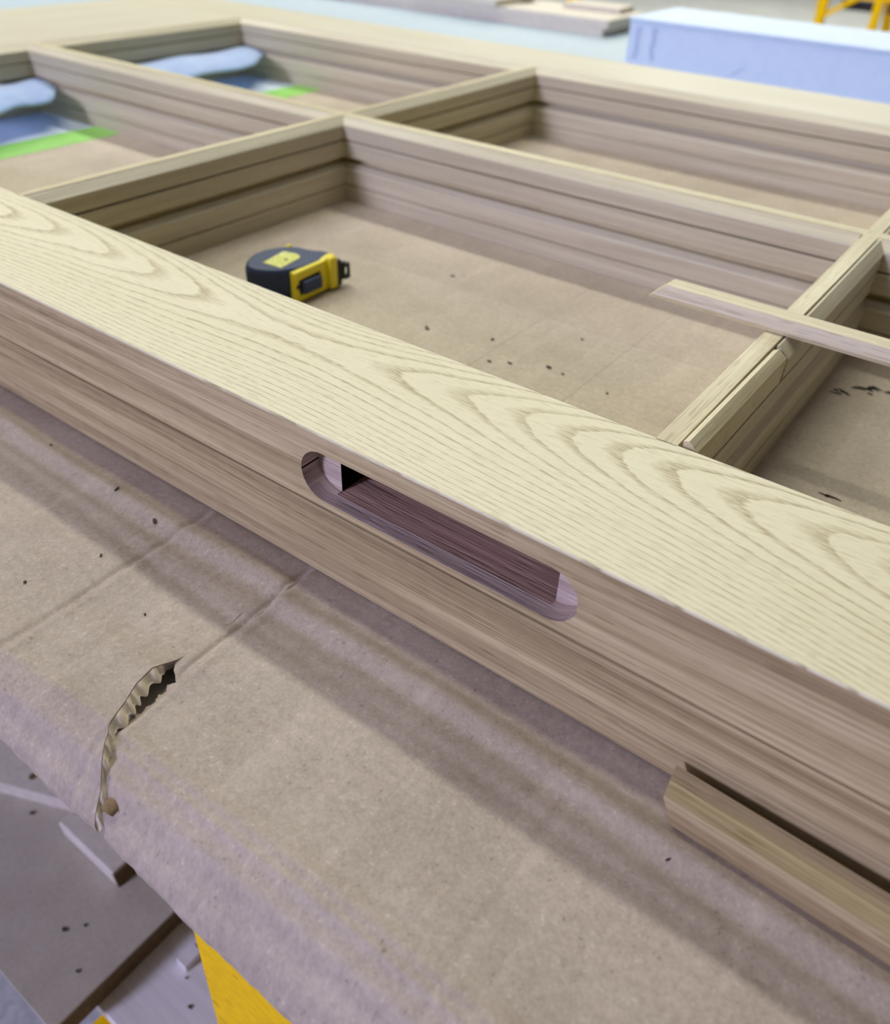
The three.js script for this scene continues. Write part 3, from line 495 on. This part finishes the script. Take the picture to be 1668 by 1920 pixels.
// ------------------------------------------------------------------ below the bench's near edge: shelf boards and trestle leg
{
  const LY = -2.4;
  const panel = thing('fibreboard', 'large grey-brown fibreboard panel lying below the bench at lower left', 'board');
  part('face', rbox(-6.5, -1.765, LY - 0.014, LY, -2.2, -0.118, 0.003), mMdf, panel);
  part('edge', mergeGeometries([rbox(-6.5, -1.768, LY - 0.075, LY - 0.015, -2.2, -0.121, 0.003), rbox(-6.5, -1.775, LY - 0.14, LY - 0.078, -2.2, -0.125, 0.003)]), mMdfEdge, panel);
  const up = thing('upper_fibre_board', 'paler fibreboard with a small round hole on the panel below the bench', 'board');
  const sh = new THREE.Shape([[-6, 0.40], [-3.2, 0.385], [-2.36, 0.735], [-2.30, 1.6], [-6, 1.6]].map(([x, z]) => new THREE.Vector2(x * U, z * U)));
  const ug = new THREE.ExtrudeGeometry(sh, { depth: 0.09 * U, bevelEnabled: false }); ug.rotateX(-Math.PI / 2); ug.translate(0, Y0 + (LY + 0.001) * U, 0);
  part('face', boxUV(ug), mBoardPale, up);
  part('drill_hole', put(new THREE.CylinderGeometry(0.017 * U, 0.017 * U, 0.003 * U, 20), -2.715 * U, Y0 + (LY + 0.0915) * U, -0.658 * U), mMdfEdge, up);
  const blk = thing('wood_block', 'small pale block with a dark sawn end lying on the fibreboard panel', 'wood block');
  const by = LY + 0.10;
  part('block_body', rbox(-2.42, -2.035, LY + 0.001, by, -1.05, -0.595, 0.012), mBoardPale, blk);
  part('sawn_end', rbox(-2.036, -2.024, LY + 0.002, by - 0.002, -1.045, -0.597, 0.002), mMdfEdge, blk);
  single('white_plank', rbox(-2.1, -1.27, LY - 0.25, LY - 0.145, -3.0, -0.285, 0.006), mPlank, 'whitish plank with fine grain under the fibreboard panel', 'plank');
  single('plank_offcut', rbox(-1.66, -1.60, LY - 0.144, LY - 0.105, -0.66, -0.575, 0.004), mPlank, 'tiny whitish offcut with a dark end on the plank', 'offcut');
  // trestle near the picture's lower edge: broad leg and cross beam
  const t = thing('trestle', 'yellow steel trestle under the near edge of the bench', 'trestle');
  const leg = new THREE.Shape([[-1.055, -0.64], [-0.55, -0.64], [-0.75, -5.2], [-1.42, -5.2]].map(([x, y]) => new THREE.Vector2(x * U, Y0 + y * U)));
  const lg = new THREE.ExtrudeGeometry(leg, { depth: 0.06 * U, bevelEnabled: true, bevelSize: 0.006 * U, bevelThickness: 0.006 * U, bevelSegments: 2 }); lg.translate(0, 0, -0.52 * U);
  part('leg', boxUV(lg), mYellow, t);
  const lg2 = lg.clone(); lg2.translate(0, 0, -9.5 * U); part('leg', boxUV(lg2), mYellow, t);
  part('beam', rbox(-1.3, -0.5, -0.87, -0.63, -10.1, -0.46, 0.02), mYellow, t);
  part('shelf_bar', rbox(-1.80, -1.62, LY - 0.40, LY - 0.255, -2.6, -0.20, 0.02), mYellow, t);
  part('shelf_bar', rbox(-6.3, -6.12, LY - 0.40, LY - 0.145, -2.2, -0.13, 0.02), mYellow, t);
}

// ------------------------------------------------------------------ chips and crumbs of wood
{
  const mChip = new THREE.MeshStandardMaterial({ color: new THREE.Color().setRGB(0.06, 0.045, 0.03), roughness: 0.8 });
  const rnd = rng(5);
  const chip = (x, z, y, len, wid, turn, label) => {
    const s = []; const n = 7; for (let i = 0; i < n; i++) { const a = i / n * Math.PI * 2, k = 0.7 + rnd() * 0.5; s.push(new THREE.Vector2(Math.cos(a) * len / 2 * k * U, Math.sin(a) * wid / 2 * k * U)); }
    const g = new THREE.ExtrudeGeometry(new THREE.Shape(s), { depth: 0.004 * U, bevelEnabled: false }); g.rotateX(-Math.PI / 2); g.rotateY(turn); g.translate(x * U, Y0 + y * U, z * U);
    single('wood_chip', boxUV(g), mChip, label, 'wood chip', 'wood chips on the cardboard');
  };
  const cy = (x, z) => cardY(x, z, x > -1.2) + 0.0005;
  for (const [x, z, l, w, t, lab] of [
    [-1.838, -0.957, 0.022, 0.006, 1.9, 'thin dark splinter on the shaded cardboard beside the near door edge, left part'],
    [-2.191, -0.973, 0.008, 0.006, 0.3, 'tiny dark crumb on the cardboard nearest the left picture edge by the door'],
    [-1.646, -0.938, 0.026, 0.010, -0.6, 'curled black chip on shaded cardboard just left of the pressed score line'],
    [-1.639, -0.764, 0.014, 0.006, -0.7, 'small dark sliver on the lit cardboard below the curled black chip'],
    [-1.701, -0.587, 0.009, 0.008, 0.2, 'round dark speck on the cardboard near the left picture edge'],
    [-1.377, -0.702, 0.006, 0.005, 0.2, 'minute dark speck on cardboard between score line and tear'],
    [-0.10, -0.905, 0.012, 0.003, 0.9, 'fine dark splinter on the shaded cardboard beside the batten']]) chip(x, z, cy(x, z), l, w, t, lab);
  for (const [x, z, l, w, t, lab] of [
    [-1.756, -2.304, 0.036, 0.014, -0.7, 'largest dark chip right of the tape measure inside the door opening'],
    [-1.509, -2.39, 0.016, 0.012, 1.2, 'dark chip between the tape measure and the middle of the opening'],
    [-1.356, -2.276, 0.020, 0.007, 0, 'thin dark sliver near the inner edge of the near stile'],
    [-1.42, -2.24, 0.020, 0.006, 0, 'pale thin sliver left of the thin dark sliver by the stile'],
    [-1.231, -2.34, 0.026, 0.013, -0.2, 'oval dark chip in the middle of the opening near the stile'],
    [-1.246, -2.614, 0.016, 0.007, 0, 'flat dark chip on the edge of the soft shadow in the opening'],
    [-1.165, -2.33, 0.012, 0.006, -0.4, 'small crumb right of the oval dark chip'],
    [-1.986, -2.782, 0.02, 0.01, 0.4, 'faint dark chip behind the tape measure towards the middle bar'],
    [-0.978, -2.31, 0.012, 0.006, 0, 'small dark crumb left of the right glazing bar']]) chip(x, z, IN_Y + 0.0005, l, w, t, lab);
  const LY = -2.4;
  for (const [x, z, l, lab] of [[-2.05, -0.36, 0.03, 'dark crumb on the fibreboard panel below the bench, lower left'], [-2.0, -0.42, 0.018, 'small crumb in the middle of the fibreboard panel'], [-2.62, -0.57, 0.03, 'dark crumb on the panel left of the small pale block'], [-1.87, -0.3, 0.02, 'crumb near the dark edge of the fibreboard panel']]) chip(x, z, LY + 0.0005, l, l * 0.6, 0.4, lab);
  for (const [x, z, l, lab] of [[-1.49, -0.50, 0.024, 'dark crumb on the white plank between trestle leg and panel'], [-1.44, -0.40, 0.02, 'dark crumb on the white plank near the lower picture edge'], [-1.585, -0.56, 0.012, 'tiny crumb on the white plank by the panel edge']]) chip(x, z, LY - 0.1445, l, l * 0.6, 0.4, lab);
}
renderer.render(scene, camera);
